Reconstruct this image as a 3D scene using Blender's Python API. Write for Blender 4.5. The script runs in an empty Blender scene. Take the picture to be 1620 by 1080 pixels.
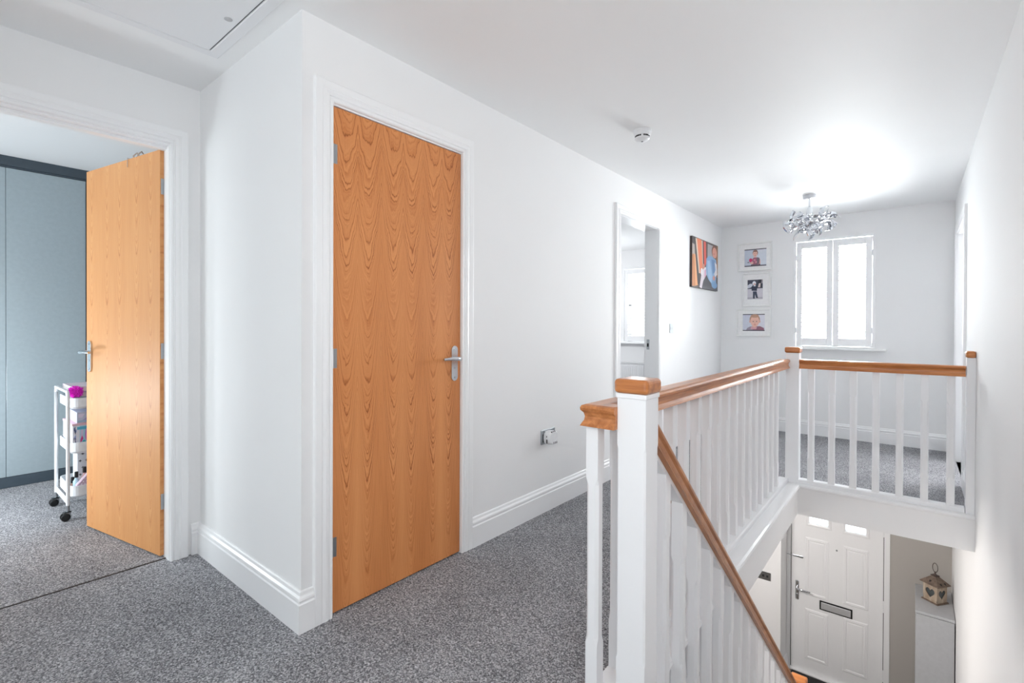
import bpy, bmesh, math, random
from mathutils import Vector, Matrix
random.seed(7)
PI = math.pi
SC = bpy.context.scene
COL = SC.collection

# ------------------------------------------------------------------ materials
def new_mat(name):
    m = bpy.data.materials.new(name); m.use_nodes = True
    nt = m.node_tree; nt.nodes.clear()
    out = nt.nodes.new('ShaderNodeOutputMaterial'); b = nt.nodes.new('ShaderNodeBsdfPrincipled')
    nt.links.new(b.outputs[0], out.inputs[0])
    return m, nt, b
def N(nt, t, **kw):
    n = nt.nodes.new(t)
    for k, v in kw.items():
        if k.startswith('i_'):
            n.inputs[int(k[2:]) if k[2:].isdigit() else k[2:].replace('_', ' ')].default_value = v
        else: setattr(n, k, v)
    return n
def MA(nt, op, a, b=None, c=None):
    n = nt.nodes.new('ShaderNodeMath'); n.operation = op
    for i, v in enumerate((a, b, c)):
        if v is None: continue
        if isinstance(v, (int, float)): n.inputs[i].default_value = v
        else: nt.links.new(v, n.inputs[i])
    return n.outputs[0]
def ramp(nt, src, stops):
    r = nt.nodes.new('ShaderNodeValToRGB'); e = r.color_ramp.elements
    while len(e) > 1: e.remove(e[-1])
    e[0].position = stops[0][0]; e[0].color = (*stops[0][1], 1)
    for p, c in stops[1:]:
        x = e.new(p); x.color = (*c, 1)
    nt.links.new(src, r.inputs[0]); return r.outputs[0]
def s2l(*rgb):
    return tuple((c/255/12.92 if c/255 <= .04045 else ((c/255+.055)/1.055)**2.4) for c in rgb)
_flat = {}
def flat(rgb, rough=.5, metal=0., spec=.5, coat=0.):
    k = (rgb, rough, metal, spec, coat)
    if k in _flat: return _flat[k]
    m, nt, b = new_mat('paint_%d_%d_%d' % tuple(int(c) for c in rgb))
    tc = N(nt, 'ShaderNodeTexCoord'); no = N(nt, 'ShaderNodeTexNoise', i_Scale=40., i_Detail=2.)
    nt.links.new(tc.outputs['Object'], no.inputs['Vector'])
    c = s2l(*rgb)
    o = ramp(nt, no.outputs['Fac'], [(.3, tuple(x*.97 for x in c)), (.7, tuple(min(1, x*1.03) for x in c))])
    nt.links.new(o, b.inputs['Base Color'])
    b.inputs['Roughness'].default_value = rough; b.inputs['Metallic'].default_value = metal
    b.inputs['Specular IOR Level'].default_value = spec; b.inputs['Coat Weight'].default_value = coat
    _flat[k] = m; return m
def wall_mat(name, col, rough=.6, bump=.02, spec=.3):
    m, nt, b = new_mat(name)
    tc = N(nt, 'ShaderNodeTexCoord')
    n1 = N(nt, 'ShaderNodeTexNoise', i_Scale=1.3, i_Detail=3.); n2 = N(nt, 'ShaderNodeTexNoise', i_Scale=260., i_Detail=2.)
    for n in (n1, n2): nt.links.new(tc.outputs['Object'], n.inputs['Vector'])
    o = ramp(nt, n1.outputs['Fac'], [(.3, tuple(c*.985 for c in col)), (.7, col)])
    nt.links.new(o, b.inputs['Base Color'])
    bp = N(nt, 'ShaderNodeBump', i_Strength=bump, i_Distance=.002)
    nt.links.new(n2.outputs['Fac'], bp.inputs['Height']); nt.links.new(bp.outputs[0], b.inputs['Normal'])
    b.inputs['Roughness'].default_value = rough; b.inputs['Specular IOR Level'].default_value = spec
    return m
def oak_veneer(name, width, ncol, c_top, c_bot, period, light, dark, warm, seed=0.0, rough=.32, lines=.8, flame=.22):
    """book-matched crown-cut oak: one cathedral per leaf of veneer, mirrored in pairs"""
    m, nt, b = new_mat(name); L = nt.links
    tc = N(nt, 'ShaderNodeTexCoord'); sep = N(nt, 'ShaderNodeSeparateXYZ'); L.new(tc.outputs['Object'], sep.inputs[0])
    x, z = sep.outputs['X'], sep.outputs['Z']
    u = MA(nt, 'MULTIPLY', x, ncol/width)
    s = MA(nt, 'ABSOLUTE', MA(nt, 'SUBTRACT', MA(nt, 'MULTIPLY', MA(nt, 'FRACT', MA(nt, 'MULTIPLY', u, .5)), 2.), 1.))
    lt = MA(nt, 'LESS_THAN', s, .43)
    t = MA(nt, 'DIVIDE', MA(nt, 'SUBTRACT', s, .43), MA(nt, 'SUBTRACT', .57, MA(nt, 'MULTIPLY', lt, .14)))
    pair = MA(nt, 'FLOOR', MA(nt, 'MULTIPLY', u, .5))
    cb = N(nt, 'ShaderNodeCombineXYZ'); L.new(MA(nt, 'MULTIPLY', s, .35), cb.inputs[0]); L.new(MA(nt, 'MULTIPLY', pair, .013), cb.inputs[1]); L.new(z, cb.inputs[2])
    nz = N(nt, 'ShaderNodeTexNoise', i_Scale=9., i_Detail=4., i_Roughness=.55); L.new(cb.outputs[0], nz.inputs['Vector'])
    wob = MA(nt, 'MULTIPLY', MA(nt, 'SUBTRACT', nz.outputs['Fac'], .5), .12)
    zf = MA(nt, 'MULTIPLY', MA(nt, 'SUBTRACT', 1.98, z), 1/1.98)      # 0 top .. 1 bottom
    zf2 = MA(nt, 'POWER', MA(nt, 'MAXIMUM', zf, .001), 1.6)
    c = MA(nt, 'MULTIPLY', MA(nt, 'ADD', MA(nt, 'MULTIPLY', zf2, c_bot-c_top), c_top), MA(nt, 'SUBTRACT', 1.7, MA(nt, 'MULTIPLY', lt, .7)))
    at = MA(nt, 'POWER', MA(nt, 'ABSOLUTE', t), 2.1)
    phi = MA(nt, 'ADD', MA(nt, 'SUBTRACT', z, MA(nt, 'MULTIPLY', c, at)), wob)
    n1 = N(nt, 'ShaderNodeTexNoise', noise_dimensions='1D', i_Scale=1., i_Detail=3., i_Roughness=.62)
    L.new(MA(nt, 'ADD', MA(nt, 'MULTIPLY', phi, 1/period), seed), n1.inputs['W'])
    n0 = N(nt, 'ShaderNodeTexNoise', noise_dimensions='1D', i_Scale=1., i_Detail=1.)
    L.new(MA(nt, 'ADD', MA(nt, 'MULTIPLY', phi, .35/period), seed+7.), n0.inputs['W'])
    wv = MA(nt, 'SINE', MA(nt, 'ADD', MA(nt, 'MULTIPLY', phi, 6.2832/(period*1.15)), MA(nt, 'MULTIPLY', n0.outputs['Fac'], 9.)))
    ridge = MA(nt, 'MULTIPLY', MA(nt, 'POWER', MA(nt, 'MULTIPLY', MA(nt, 'ADD', wv, 1.), .5), 4.), -.24)
    fi = N(nt, 'ShaderNodeTexNoise', i_Scale=1., i_Detail=3., i_Roughness=.6)
    mp = N(nt, 'ShaderNodeMapping'); mp.inputs['Scale'].default_value = (260, 60, 5); L.new(tc.outputs['Object'], mp.inputs[0]); L.new(mp.outputs[0], fi.inputs['Vector'])
    br = N(nt, 'ShaderNodeTexNoise', i_Scale=3., i_Detail=2.); mp2 = N(nt, 'ShaderNodeMapping'); mp2.inputs['Scale'].default_value = (5, 1, .6)
    L.new(tc.outputs['Object'], mp2.inputs[0]); L.new(mp2.outputs[0], br.inputs['Vector'])
    v = MA(nt, 'ADD', MA(nt, 'ADD', MA(nt, 'MULTIPLY', MA(nt, 'SUBTRACT', n1.outputs['Fac'], .5), lines), .54), MA(nt, 'MULTIPLY', MA(nt, 'SUBTRACT', fi.outputs['Fac'], .5), .28))
    v = MA(nt, 'ADD', v, MA(nt, 'MULTIPLY', ridge, lines))
    v = MA(nt, 'ADD', v, MA(nt, 'MULTIPLY', MA(nt, 'MULTIPLY', MA(nt, 'POWER', MA(nt, 'SUBTRACT', 1., s), 3.), zf), flame))
    v = MA(nt, 'ADD', v, MA(nt, 'MULTIPLY', MA(nt, 'SUBTRACT', br.outputs['Fac'], .5), .25))
    col = ramp(nt, v, [(.24, dark), (.40, warm), (.56, tuple((a+d)/2 for a, d in zip(light, warm))), (.76, light)])
    L.new(col, b.inputs['Base Color'])
    bp = N(nt, 'ShaderNodeBump', i_Strength=.06, i_Distance=.001); L.new(fi.outputs['Fac'], bp.inputs['Height']); L.new(bp.outputs[0], b.inputs['Normal'])
    b.inputs['Roughness'].default_value = rough; b.inputs['Specular IOR Level'].default_value = .35
    return m
def oak_solid(name, axis_scale, light, dark, rough=.28):
    m, nt, b = new_mat(name); L = nt.links
    tc = N(nt, 'ShaderNodeTexCoord'); mp = N(nt, 'ShaderNodeMapping'); mp.inputs['Scale'].default_value = axis_scale
    L.new(tc.outputs['Object'], mp.inputs[0])
    a = N(nt, 'ShaderNodeTexNoise', i_Scale=1., i_Detail=4., i_Roughness=.6, i_Distortion=.4); L.new(mp.outputs[0], a.inputs['Vector'])
    col = ramp(nt, a.outputs['Fac'], [(.3, dark), (.52, tuple((p+q)/2 for p, q in zip(light, dark))), (.72, light)])
    L.new(col, b.inputs['Base Color']); b.inputs['Roughness'].default_value = rough
    bp = N(nt, 'ShaderNodeBump', i_Strength=.05, i_Distance=.001); L.new(a.outputs['Fac'], bp.inputs['Height']); L.new(bp.outputs[0], b.inputs['Normal'])
    return m
def carpet(name, lo, mid, hi):
    m, nt, b = new_mat(name); L = nt.links
    tc = N(nt, 'ShaderNodeTexCoord')
    vo = N(nt, 'ShaderNodeTexVoronoi', i_Scale=235.); wn = N(nt, 'ShaderNodeTexWhiteNoise'); wn.noise_dimensions = '3D'
    dn = N(nt, 'ShaderNodeTexNoise', i_Scale=60., i_Detail=2.)
    L.new(tc.outputs['Object'], dn.inputs['Vector'])
    ad = N(nt, 'ShaderNodeMixRGB', blend_type='ADD'); ad.inputs[0].default_value = .012
    L.new(tc.outputs['Object'], ad.inputs[1]); L.new(dn.outputs['Color'], ad.inputs[2]); L.new(ad.outputs[0], vo.inputs['Vector'])
    L.new(vo.outputs['Color'], wn.inputs[0])
    big = N(nt, 'ShaderNodeTexNoise', i_Scale=2.2, i_Detail=3., i_Roughness=.6); L.new(tc.outputs['Object'], big.inputs['Vector'])
    med = N(nt, 'ShaderNodeTexNoise', i_Scale=120., i_Detail=3., i_Roughness=.7); L.new(tc.outputs['Object'], med.inputs['Vector'])
    v = MA(nt, 'ADD', MA(nt, 'MULTIPLY', wn.outputs['Value'], .55), MA(nt, 'MULTIPLY', MA(nt, 'SUBTRACT', med.outputs['Fac'], .28), 1.0))
    v = MA(nt, 'ADD', v, MA(nt, 'MULTIPLY', MA(nt, 'SUBTRACT', big.outputs['Fac'], .5), .30))
    col = ramp(nt, v, [(.12, lo), (.5, mid), (.88, hi)])
    L.new(col, b.inputs['Base Color']); b.inputs['Roughness'].default_value = 1.; b.inputs['Specular IOR Level'].default_value = .05
    b.inputs['Sheen Weight'].default_value = .15
    h = MA(nt, 'ADD', MA(nt, 'MULTIPLY', vo.outputs['Distance'], -1.2), med.outputs['Fac'])
    bp = N(nt, 'ShaderNodeBump', i_Strength=.75, i_Distance=.006); L.new(h, bp.inputs['Height']); L.new(bp.outputs[0], b.inputs['Normal'])
    return m
def glass_mat():
    m = bpy.data.materials.new('window_glass'); m.use_nodes = True; nt = m.node_tree; nt.nodes.clear()
    out = nt.nodes.new('ShaderNodeOutputMaterial'); mix = nt.nodes.new('ShaderNodeMixShader'); tr = nt.nodes.new('ShaderNodeBsdfTransparent'); gl = nt.nodes.new('ShaderNodeBsdfGlossy')
    fr = nt.nodes.new('ShaderNodeFresnel'); fr.inputs[0].default_value = 1.45; gl.inputs['Roughness'].default_value = .02
    tr.inputs[0].default_value = (.96, .98, .98, 1)
    nt.links.new(fr.outputs[0], mix.inputs[0]); nt.links.new(tr.outputs[0], mix.inputs[1]); nt.links.new(gl.outputs[0], mix.inputs[2]); nt.links.new(mix.outputs[0], out.inputs[0])
    return m
def grain_white():
    m, nt, b = new_mat('embossed_white_door'); L = nt.links
    tc = N(nt, 'ShaderNodeTexCoord'); mp = N(nt, 'ShaderNodeMapping'); mp.inputs['Scale'].default_value = (26, 26, 2.2); L.new(tc.outputs['Object'], mp.inputs[0])
    a = N(nt, 'ShaderNodeTexNoise', i_Scale=1.6, i_Detail=4., i_Distortion=1.2); L.new(mp.outputs[0], a.inputs['Vector'])
    bp = N(nt, 'ShaderNodeBump', i_Strength=.8, i_Distance=.003); L.new(a.outputs['Fac'], bp.inputs['Height']); L.new(bp.outputs[0], b.inputs['Normal'])
    b.inputs['Base Color'].default_value = (.90, .905, .915, 1); b.inputs['Roughness'].default_value = .3
    return m
WALL = wall_mat('white_wall_paint', (.87, .873, .878), rough=.8, spec=.1)
CEIL = wall_mat('ceiling_paint', (.885, .887, .89), rough=.62, spec=.2)
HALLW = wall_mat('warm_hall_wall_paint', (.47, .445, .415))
TRIM = wall_mat('white_gloss_trim', (.90, .905, .915), rough=.28, bump=.0, spec=.5)
LOUV = wall_mat('white_matt_louvre', (.86, .865, .875), rough=.8, bump=0, spec=.1)
SPIND = wall_mat('white_satin_balustrade', (.90, .905, .92), rough=.33, bump=.03, spec=.45)
OAK1 = oak_veneer('oak_veneer_bookmatched', .686, 6, .135, .75, .034, s2l(224, 154, 98), s2l(150, 82, 42), s2l(202, 127, 73), lines=.74)
OAK2 = oak_veneer('oak_veneer_plain', .762, 5, .9, 1.3, .05, s2l(224, 168, 112), s2l(184, 118, 66), s2l(210, 146, 90), seed=31., rough=.5, lines=.6, flame=.0)
OAKX = oak_solid('oak_handrail_x', (4, 40, 60), s2l(214, 142, 84), s2l(160, 92, 46))
OAKY = oak_solid('oak_handrail_y', (40, 4, 60), s2l(214, 144, 90), s2l(160, 96, 52))
CARP = carpet('grey_speckled_carpet', (.05, .05, .057), (.275, .275, .295), (.74, .74, .77))
GLASS = glass_mat()
FDOOR = grain_white()
CHROME = flat((215, 218, 222), .12, 1.)
STEEL = flat((178, 182, 186), .3, 1.)
BLACK = flat((14, 14, 16), .5)
PLAST = flat((232, 233, 235), .35)
RUBBER = flat((22, 22, 24), .6)

# ------------------------------------------------------------------ mesh helper
class MB:
    def __init__(s): s.v = []; s.f = []; s.m = []; s.sm = []
    def add(s, vs, fs, m=0, smooth=False, T=None):
        o = len(s.v)
        s.v += [(T @ Vector(p)) if T is not None else Vector(p) for p in vs]
        for f in fs: s.f.append([i+o for i in f]); s.m.append(m); s.sm.append(smooth)
        return s
    def box(s, lo, hi, bev=0, m=0, T=None, seg=2):
        lo = Vector(lo); hi = Vector(hi)
        bm = bmesh.new(); bmesh.ops.create_cube(bm, size=1)
        for v in bm.verts: v.co = Vector([(lo[i]+hi[i])/2 + v.co[i]*(hi[i]-lo[i]) for i in range(3)])
        if bev: bmesh.ops.bevel(bm, geom=bm.edges[:], offset=bev, segments=seg, affect='EDGES', profile=.5)
        bm.verts.index_update()
        s.add([v.co.copy() for v in bm.verts], [[v.index for v in f.verts] for f in bm.faces], m, False, T); bm.free(); return s
    def prism(s, poly, a, b, axis='y', m=0, T=None, smooth=False):
        n = len(poly)
        def P(p, t): return {'x': (t, p[0], p[1]), 'y': (p[0], t, p[1]), 'z': (p[0], p[1], t)}[axis]
        vs = [P(p, a) for p in poly]+[P(p, b) for p in poly]
        s.add(vs, [[i, (i+1) % n, n+(i+1) % n, n+i] for i in range(n)], m, smooth, T)
        s.add(vs, [list(range(n))[::-1], list(range(n, 2*n))], m, False, T); return s
    def sweep(s, prof, path, fn, m=0, closed=False, T=None):
        """prof: (n, t) pairs; path: 2-D points; n offsets to the left of travel with mitres; fn(a,b,t)->xyz"""
        k = len(path); n = len(prof); P = [Vector(p) for p in path]; vs = []
        for i in range(k):
            d0 = (P[i]-P[i-1]).normalized() if (i > 0 or closed) else None
            d1 = (P[(i+1) % k]-P[i]).normalized() if (i < k-1 or closed) else None
            if d0 is None: d0 = d1
            if d1 is None: d1 = d0
            n0 = Vector((-d0.y, d0.x)); n1 = Vector((-d1.y, d1.x)); b = (n0+n1).normalized(); b = b/max(.2, b.dot(n0))
            for w, t in prof:
                q = P[i]+b*w; vs.append(fn(q.x, q.y, t))
        fs = []
        for i in range(k if closed else k-1):
            j = (i+1) % k
            for a in range(n):
                c = (a+1) % n; fs.append([i*n+a, i*n+c, j*n+c, j*n+a])
        s.add(vs, fs, m, False, T)
        if not closed: s.add(vs, [list(range(n)), list(range((k-1)*n, k*n))[::-1]], m, False, T)
        return s
    def tube(s, path, r, n=10, m=0, T=None, closed=False, cap=True):
        P = [Vector(p) for p in path]; k = len(P); vs = []; up = None
        for i in range(k):
            a = P[i-1] if (i > 0 or closed) else P[i]; b = P[(i+1) % k] if (i < k-1 or closed) else P[i]
            d = (b-a).normalized()
            if up is None: up = d.orthogonal().normalized()
            up = (up-d*up.dot(d)).normalized(); w = d.cross(up); rr = r[i] if isinstance(r, (list, tuple)) else r
            for j in range(n):
                g = 2*PI*j/n; vs.append(P[i]+(up*math.cos(g)+w*math.sin(g))*rr)
        fs = []
        for i in range(k if closed else k-1):
            q = (i+1) % k
            for j in range(n): fs.append([i*n+j, i*n+(j+1) % n, q*n+(j+1) % n, q*n+j])
        s.add(vs, fs, m, True, T)
        if cap and not closed: s.add(vs, [list(range(n))[::-1], list(range((k-1)*n, k*n))], m, False, T)
        return s
    def lathe(s, prof, c=(0, 0, 0), n=32, m=0, T=None, smooth=True):
        k = len(prof); vs = []
        for r, z in prof:
            for j in range(n): g = 2*PI*j/n; vs.append((c[0]+r*math.cos(g), c[1]+r*math.sin(g), c[2]+z))
        fs = [[i*n+j, i*n+(j+1) % n, (i+1)*n+(j+1) % n, (i+1)*n+j] for i in range(k-1) for j in range(n)]
        s.add(vs, fs, m, smooth, T); s.add(vs, [list(range(n))[::-1], list(range((k-1)*n, k*n))], m, False, T); return s
    def build(s, name, mats, parent=None, root=None, origin=None):
        if not isinstance(mats, (list, tuple)): mats = [mats]
        M = MAT.get(parent.name) if parent else None
        if M is None and origin is not None: M = Matrix.Translation(origin)
        inv = M.inverted() if M is not None else None
        me = bpy.data.meshes.new(name)
        me.from_pydata([tuple(inv @ p) if inv is not None else tuple(p) for p in s.v], [], s.f)
        for x in mats: me.materials.append(x)
        for p, mi, sm in zip(me.polygons, s.m, s.sm): p.material_index = mi; p.use_smooth = sm
        bm = bmesh.new(); bm.from_mesh(me); bmesh.ops.recalc_face_normals(bm, faces=bm.faces[:]); bm.to_mesh(me); bm.free()
        o = bpy.data.objects.new(name, me); COL.objects.link(o)
        if parent: o.parent = parent; MAT[o.name] = M
        elif origin is not None: o.matrix_world = M; MAT[o.name] = M
        return o
MAT = {}
def tag(o, label, cat, group=None):
    o['label'] = label; o['category'] = cat
    if group: o['group'] = group
    return o
def thing(name, label, cat, loc, rotz=0, group=None):
    o = bpy.data.objects.new(name, None); COL.objects.link(o); o.empty_display_size = .1
    M = Matrix.Translation(loc) @ Matrix.Rotation(rotz, 4, 'Z'); o.matrix_world = M; MAT[o.name] = M
    return tag(o, label, cat, group)
def struct(o): o['kind'] = 'structure'; return o
def sroot(name, loc, rotz=0):
    o = bpy.data.objects.new(name, None); COL.objects.link(o); o.empty_display_size = .1
    M = Matrix.Translation(loc) @ Matrix.Rotation(rotz, 4, 'Z'); o.matrix_world = M; MAT[o.name] = M; o['kind'] = 'structure'; return o
def copy_child(src, parent, loc):
    c = src.copy(); COL.objects.link(c); c.parent = parent; c.location = loc; return c
def copy_tree(o, parent=None):
    c = o.copy(); COL.objects.link(c)
    if parent: c.parent = parent
    for ch in list(o.children): copy_tree(ch, c)
    return c

# ------------------------------------------------------------------ dimensions
HC = 2.293; YC = .907; XL = -1.008; YB = 6.014; XR = 2.035; HF = -2.545
WT = .12
# ------------------------------------------------------------------ shell
def wall_with_holes(name, axis, p0, p1, a0, a1, z0, z1, holes, mat):
    """axis 'x': slab between x=p0..p1 spanning y=a0..a1; holes (a0,a1,z0,z1)"""
    mb = MB()
    def bx(u0, u1, w0, w1):
        if u1-u0 < 1e-5 or w1-w0 < 1e-5: return
        if axis == 'x': mb.box((p0, u0, w0), (p1, u1, w1))
        else: mb.box((u0, p0, w0), (u1, p1, w1))
    cuts = sorted(set([a0, a1]+[h[0] for h in holes]+[h[1] for h in holes]))
    for u0, u1 in zip(cuts[:-1], cuts[1:]):
        hs = sorted([h for h in holes if h[0] <= u0+1e-6 and h[1] >= u1-1e-6], key=lambda h: h[2]); w = z0
        for h in hs: bx(u0, u1, w, h[2]); w = h[3]
        bx(u0, u1, w, z1)
    return struct(mb.build(name, mat))
D1 = (1.0, 1.756, 0, 2.012); D2 = (3.404, 4.181, 0, 2.015)
wall_with_holes('wall_left', 'x', -WT, 0, YC, YB, 0, HC, [D1, D2], WALL)
struct(MB().box((XL-WT, YC, 0), (-WT, YC+WT, HC)).build('wall_return', WALL))
DL = (-.015, .800, 0, 2.015)
wall_with_holes('wall_doorway', 'x', XL-WT, XL, -1.9, YC, 0, HC, [DL], WALL)
W1 = (.745, 1.457, .925, 2.068); FD = (.70, 1.585, HF, -.52)
wall_with_holes('wall_back', 'y', YB, YB+.28, -.0, XR+.15, HF-.1, HC, [W1, FD], WALL)
RD = (4.735, 5.62, 0, 1.955)
wall_with_holes('wall_right', 'x', XR, XR+WT, -1.72, YB, HF-.1, HC, [RD], WALL)
WB = (.1, 1.8, .5, 2.1)
wall_with_holes('wall_rear', 'y', -1.72, -1.6, XL, XR, 0, HC, [WB], WALL)
# bedroom on the left
WLR = (-2.95, -1.45, .75, 2.1)
wall_with_holes('wall_bedroom_front', 'y', -2.02, -1.9, -3.8, XL, 0, HC, [WLR], WALL)
struct(MB().box((-3.9, -2.02, 0), (-3.78, 2.4, HC)).box((-3.78, 2.3, 0), (XL-WT, 2.4, HC)).box((XL-WT, YC+WT, 0), (XL-WT+.1, 2.4, HC)).build('wall_bedroom', WALL))
# room through the far doorway
W2 = (-1.70, -.78, .90, 2.03); Y2 = 6.9
wall_with_holes('wall_far_room_back', 'y', Y2, Y2+.28, -3.1, .0, 0, HC, [W2], WALL)
struct(MB().box((-3.1, 2.6, 0), (-3.0, Y2, HC)).box((-3.0, 2.6, 0), (-WT, 2.7, HC)).box((-WT, YB+.0, 0), (0, Y2, HC)).build('wall_far_room', WALL))
# cupboard behind the closed door and room behind the right doorway
struct(MB().box((-.95, 1.1, 0), (-.9, 2.6, HC)).build('wall_cupboard', WALL))
struct(MB().box((3.4, 4.0, 0), (3.5, 6.3, HC)).box((XR+WT, 3.9, 0), (3.5, 4.0, HC)).box((XR+.15, 6.2, 0), (3.5, 6.3, HC)).box((XR+.15, YB, 0), (XR+.27, 6.3, HC)).build('wall_right_room', wall_mat('bounce_cut_grey', (.30, .31, .32))))  # walls darkened so less light bounces onto the doorway jamb
struct(MB().box((-3.95, -2.1, HC), (3.5, 7.3, HC+.12)).build('ceiling', CEIL))
# floors: landing deck with the stair opening
XW = 1.122; YW0 = 1.31; YW1 = 3.95
fl = MB()
fl.box((-1.05, -1.6, -.18), (0, YC, 0)).box((0, -1.6, -.18), (XR, YW0, 0)).box((-WT, YW0, -.18), (XW-.06, YB, 0)).box((XW-.06, YW1+.06, -.18), (XR, YB, 0)).box((XR, 4.0, -.18), (3.5, 6.2, 0)).box((-WT, YC+.09, -.18), (0, YW0, 0))
struct(fl.build('floor', CARP))
struct(MB().box((-3.78, -1.9, -.18), (-1.056, 2.3, 0.0)).build('floor_bedroom', CARP))
struct(MB().box((-3.0, 2.7, -.18), (-WT, Y2, 0)).box((-.9, YC+WT, -.18), (-WT, 2.6, 0)).build('floor_far_room', CARP))
struct(MB().box((-1.056, 0.0, -.06), (-1.050, .80, .003)).build('trim_threshold', flat((58, 52, 50), .6)))
struct(MB().box((-1.3, -.1, HF-.1), (XR+.1, YB+.2, HF)).build('floor_hall', flat((120, 112, 104), .5)))
# hall below
struct(MB().box((-1.3, -.1, HF), (-1.2, 5.70, -.18)).box((-1.3, 5.70, HF), (.70, YB, -.18)).box((-1.2, -.1, HF), (XR, 0, -.18)).build('wall_hall_left', WALL))
# stair-opening lining: apron boards and nosing
ap = MB()
ap.box((XW-.03, YW0, -.185), (XW, YW1+.03, .004)).box((XW-.03, YW1, -.185), (XR, YW1+.03, .004))
struct(ap.build('trim_stairwell_apron', WALL))
no = MB()
nose = [(0, .004), (.010, .004), (.016, .010), (.017, .018), (.012, .026), (0, .028), (-.115, .028), (-.115, .004)]
no.sweep(nose, [(XR, YW1), (XW, YW1), (XW, YW0-.03)], lambda a, b, t: (a, b, t))
struct(no.build('trim_stairwell_nosing', TRIM))

# skirting boards
SK = [(0, 0), (.018, 0), (.018, .106), (.0135, .110), (.0135, .116), (.0165, .120), (.0155, .128), (.010, .136), (.0075, .146), (.004, .150), (0, .150)]
def skirt(name, path, z=0):
    return struct(MB().sweep(SK, path, lambda a, b, t: (a, b, z+t)).build(name, TRIM))
skirt('baseboard_left_corner', [(0, .952), (0, YC), (XL, YC), (XL, .865)])
skirt('baseboard_left', [(0, 3.356), (0, 1.804)])
skirt('baseboard_left_far', [(XR, YB-.0), (0, YB), (0, 4.232)][0:3])
skirt('baseboard_right', [(XR, 4.055), (XR, 4.655)])
skirt('baseboard_hall_left', [(.70, YB), (.70, 5.70), (-1.2, 5.70)], HF)
skirt('baseboard_hall_back', [(XR, YB), (1.60, YB)], HF)
skirt('baseboard_far_room', [(-.12, Y2), (-3.0, Y2)])

# architraves: width 76 mm moulded
AR = [(0, 0), (0, .012), (.004, .016), (.010, .016), (.013, .013), (.017, .013), (.020, .017), (.032, .019), (.044, .015), (.048, .0165), (.070, .0175), (.074, .016), (.076, 0)]
def architrave(name, fn, a0, a1, zt, flip=False):
    path = [(a0, 0), (a0, zt), (a1, zt), (a1, 0)]
    return struct(MB().sweep(AR, path, fn).build(name, TRIM))
def lining(name, axis, p0, p1, a0, a1, zt, holes_lo=0):
    mb = MB(); th = .026
    for lo, hi in (((a0-th, 0), (a0, zt+th)), ((a1, 0), (a1+th, zt+th)), ((a0, zt), (a1, zt+th))):
        if axis == 'x': mb.box((p0, lo[0], lo[1]), (p1, hi[0], hi[1]))
        else: mb.box((lo[0], p0, lo[1]), (hi[0], p1, hi[1]))
    return struct(mb.build(name, TRIM))
fL = lambda a, b, t: (t, a, b)
# path runs up the near jamb and down the far one; its left side (n) is away from the opening
architrave('trim_architrave_closed_door', fL, 1.027, 1.729, 1.992)
lining('trim_lining_closed_door', 'x', -WT, .0005, 1.026, 1.730, 1.986)
architrave('trim_architrave_far_doorway', fL, 3.428, 4.157, 1.992)
lining('trim_lining_far_doorway', 'x', -WT, .0005, 3.430, 4.155, 1.989)
architrave('trim_architrave_bedroom', lambda a, b, t: (XL+t, a, b), .008, .777, 1.996)
lining('trim_lining_bedroom', 'x', XL-WT, XL+.0005, .011, .774, 1.989)
architrave('trim_architrave_right', lambda a, b, t: (XR-t, a, b), 4.758, 5.597, 1.931)
lining('trim_lining_right', 'x', XR-.0005, XR+WT, 4.761, 5.594, 1.927)
# door stops inside the open doorways
struct(MB().box((XL-.07, .011, 0), (XL-.035, .024, 1.989)).box((XL-.07, .011, 1.976), (XL-.035, .774, 1.989)).build('trim_doorstop', TRIM))

# ------------------------------------------------------------------ interior doors
def lever_handle(door, px, z, side, T, toward):
    """long back plate with a curved lever; local door coords, face at y=0, out = -y"""
    h = MB()
    w, zt, zb = .0205, z+.062, z-.110
    pts = []
    for i in range(13): g = PI*i/12; pts.append((px+w*math.cos(g), zt-w+w*math.sin(g)))
    for i in range(13): g = PI+PI*i/12; pts.append((px+w*math.cos(g), zb+w+w*math.sin(g)))
    h.prism(pts, -.007, 0, 'y', T=T)
    pl = h.build('handle_plate', CHROME, door)
    k = MB()
    k.tube([(px, -.006, z), (px, -.03, z)], .0095, 14, T=T)
    k.tube([(px, -.024, z), (px, -.042, z), (px+toward*.008, -.052, z), (px+toward*.03, -.056, z+.001), (px+toward*.07, -.055, z+.003), (px+toward*.112, -.050, z+.001)],
           [.0095, .0095, .0098, .0092, .008, .0065], 14, T=T)
    k.build('lever', CHROME, pl)
    sc = MB()
    for zz in (zt-.017, zb+.017): sc.tube([(px, -.0068, zz), (px, -.0085, zz)], .0042, 10, T=T)
    sc.tube([(px, -.0068, z-.045), (px, -.0078, z-.045)], .006, 12, T=T)
    sc.build('screw', STEEL, pl)
def hinge_set(door, T, zs, x):
    for zz in zs:
        b = MB()
        b.box((x-.001, -.0015, zz-.038), (x+.022, .0004, zz+.038), T=T)
        for j in range(5):
            b.tube([(x-.003, -.006, zz-.038+j*.0152), (x-.003, -.006, zz-.038+j*.0152+.0142)], .0062, 12, T=T)
        b.box((x-.02, -.003, zz-.038), (x-.004, -.0008, zz+.038), T=T)
        b.build('hinge', STEEL, door)
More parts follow.
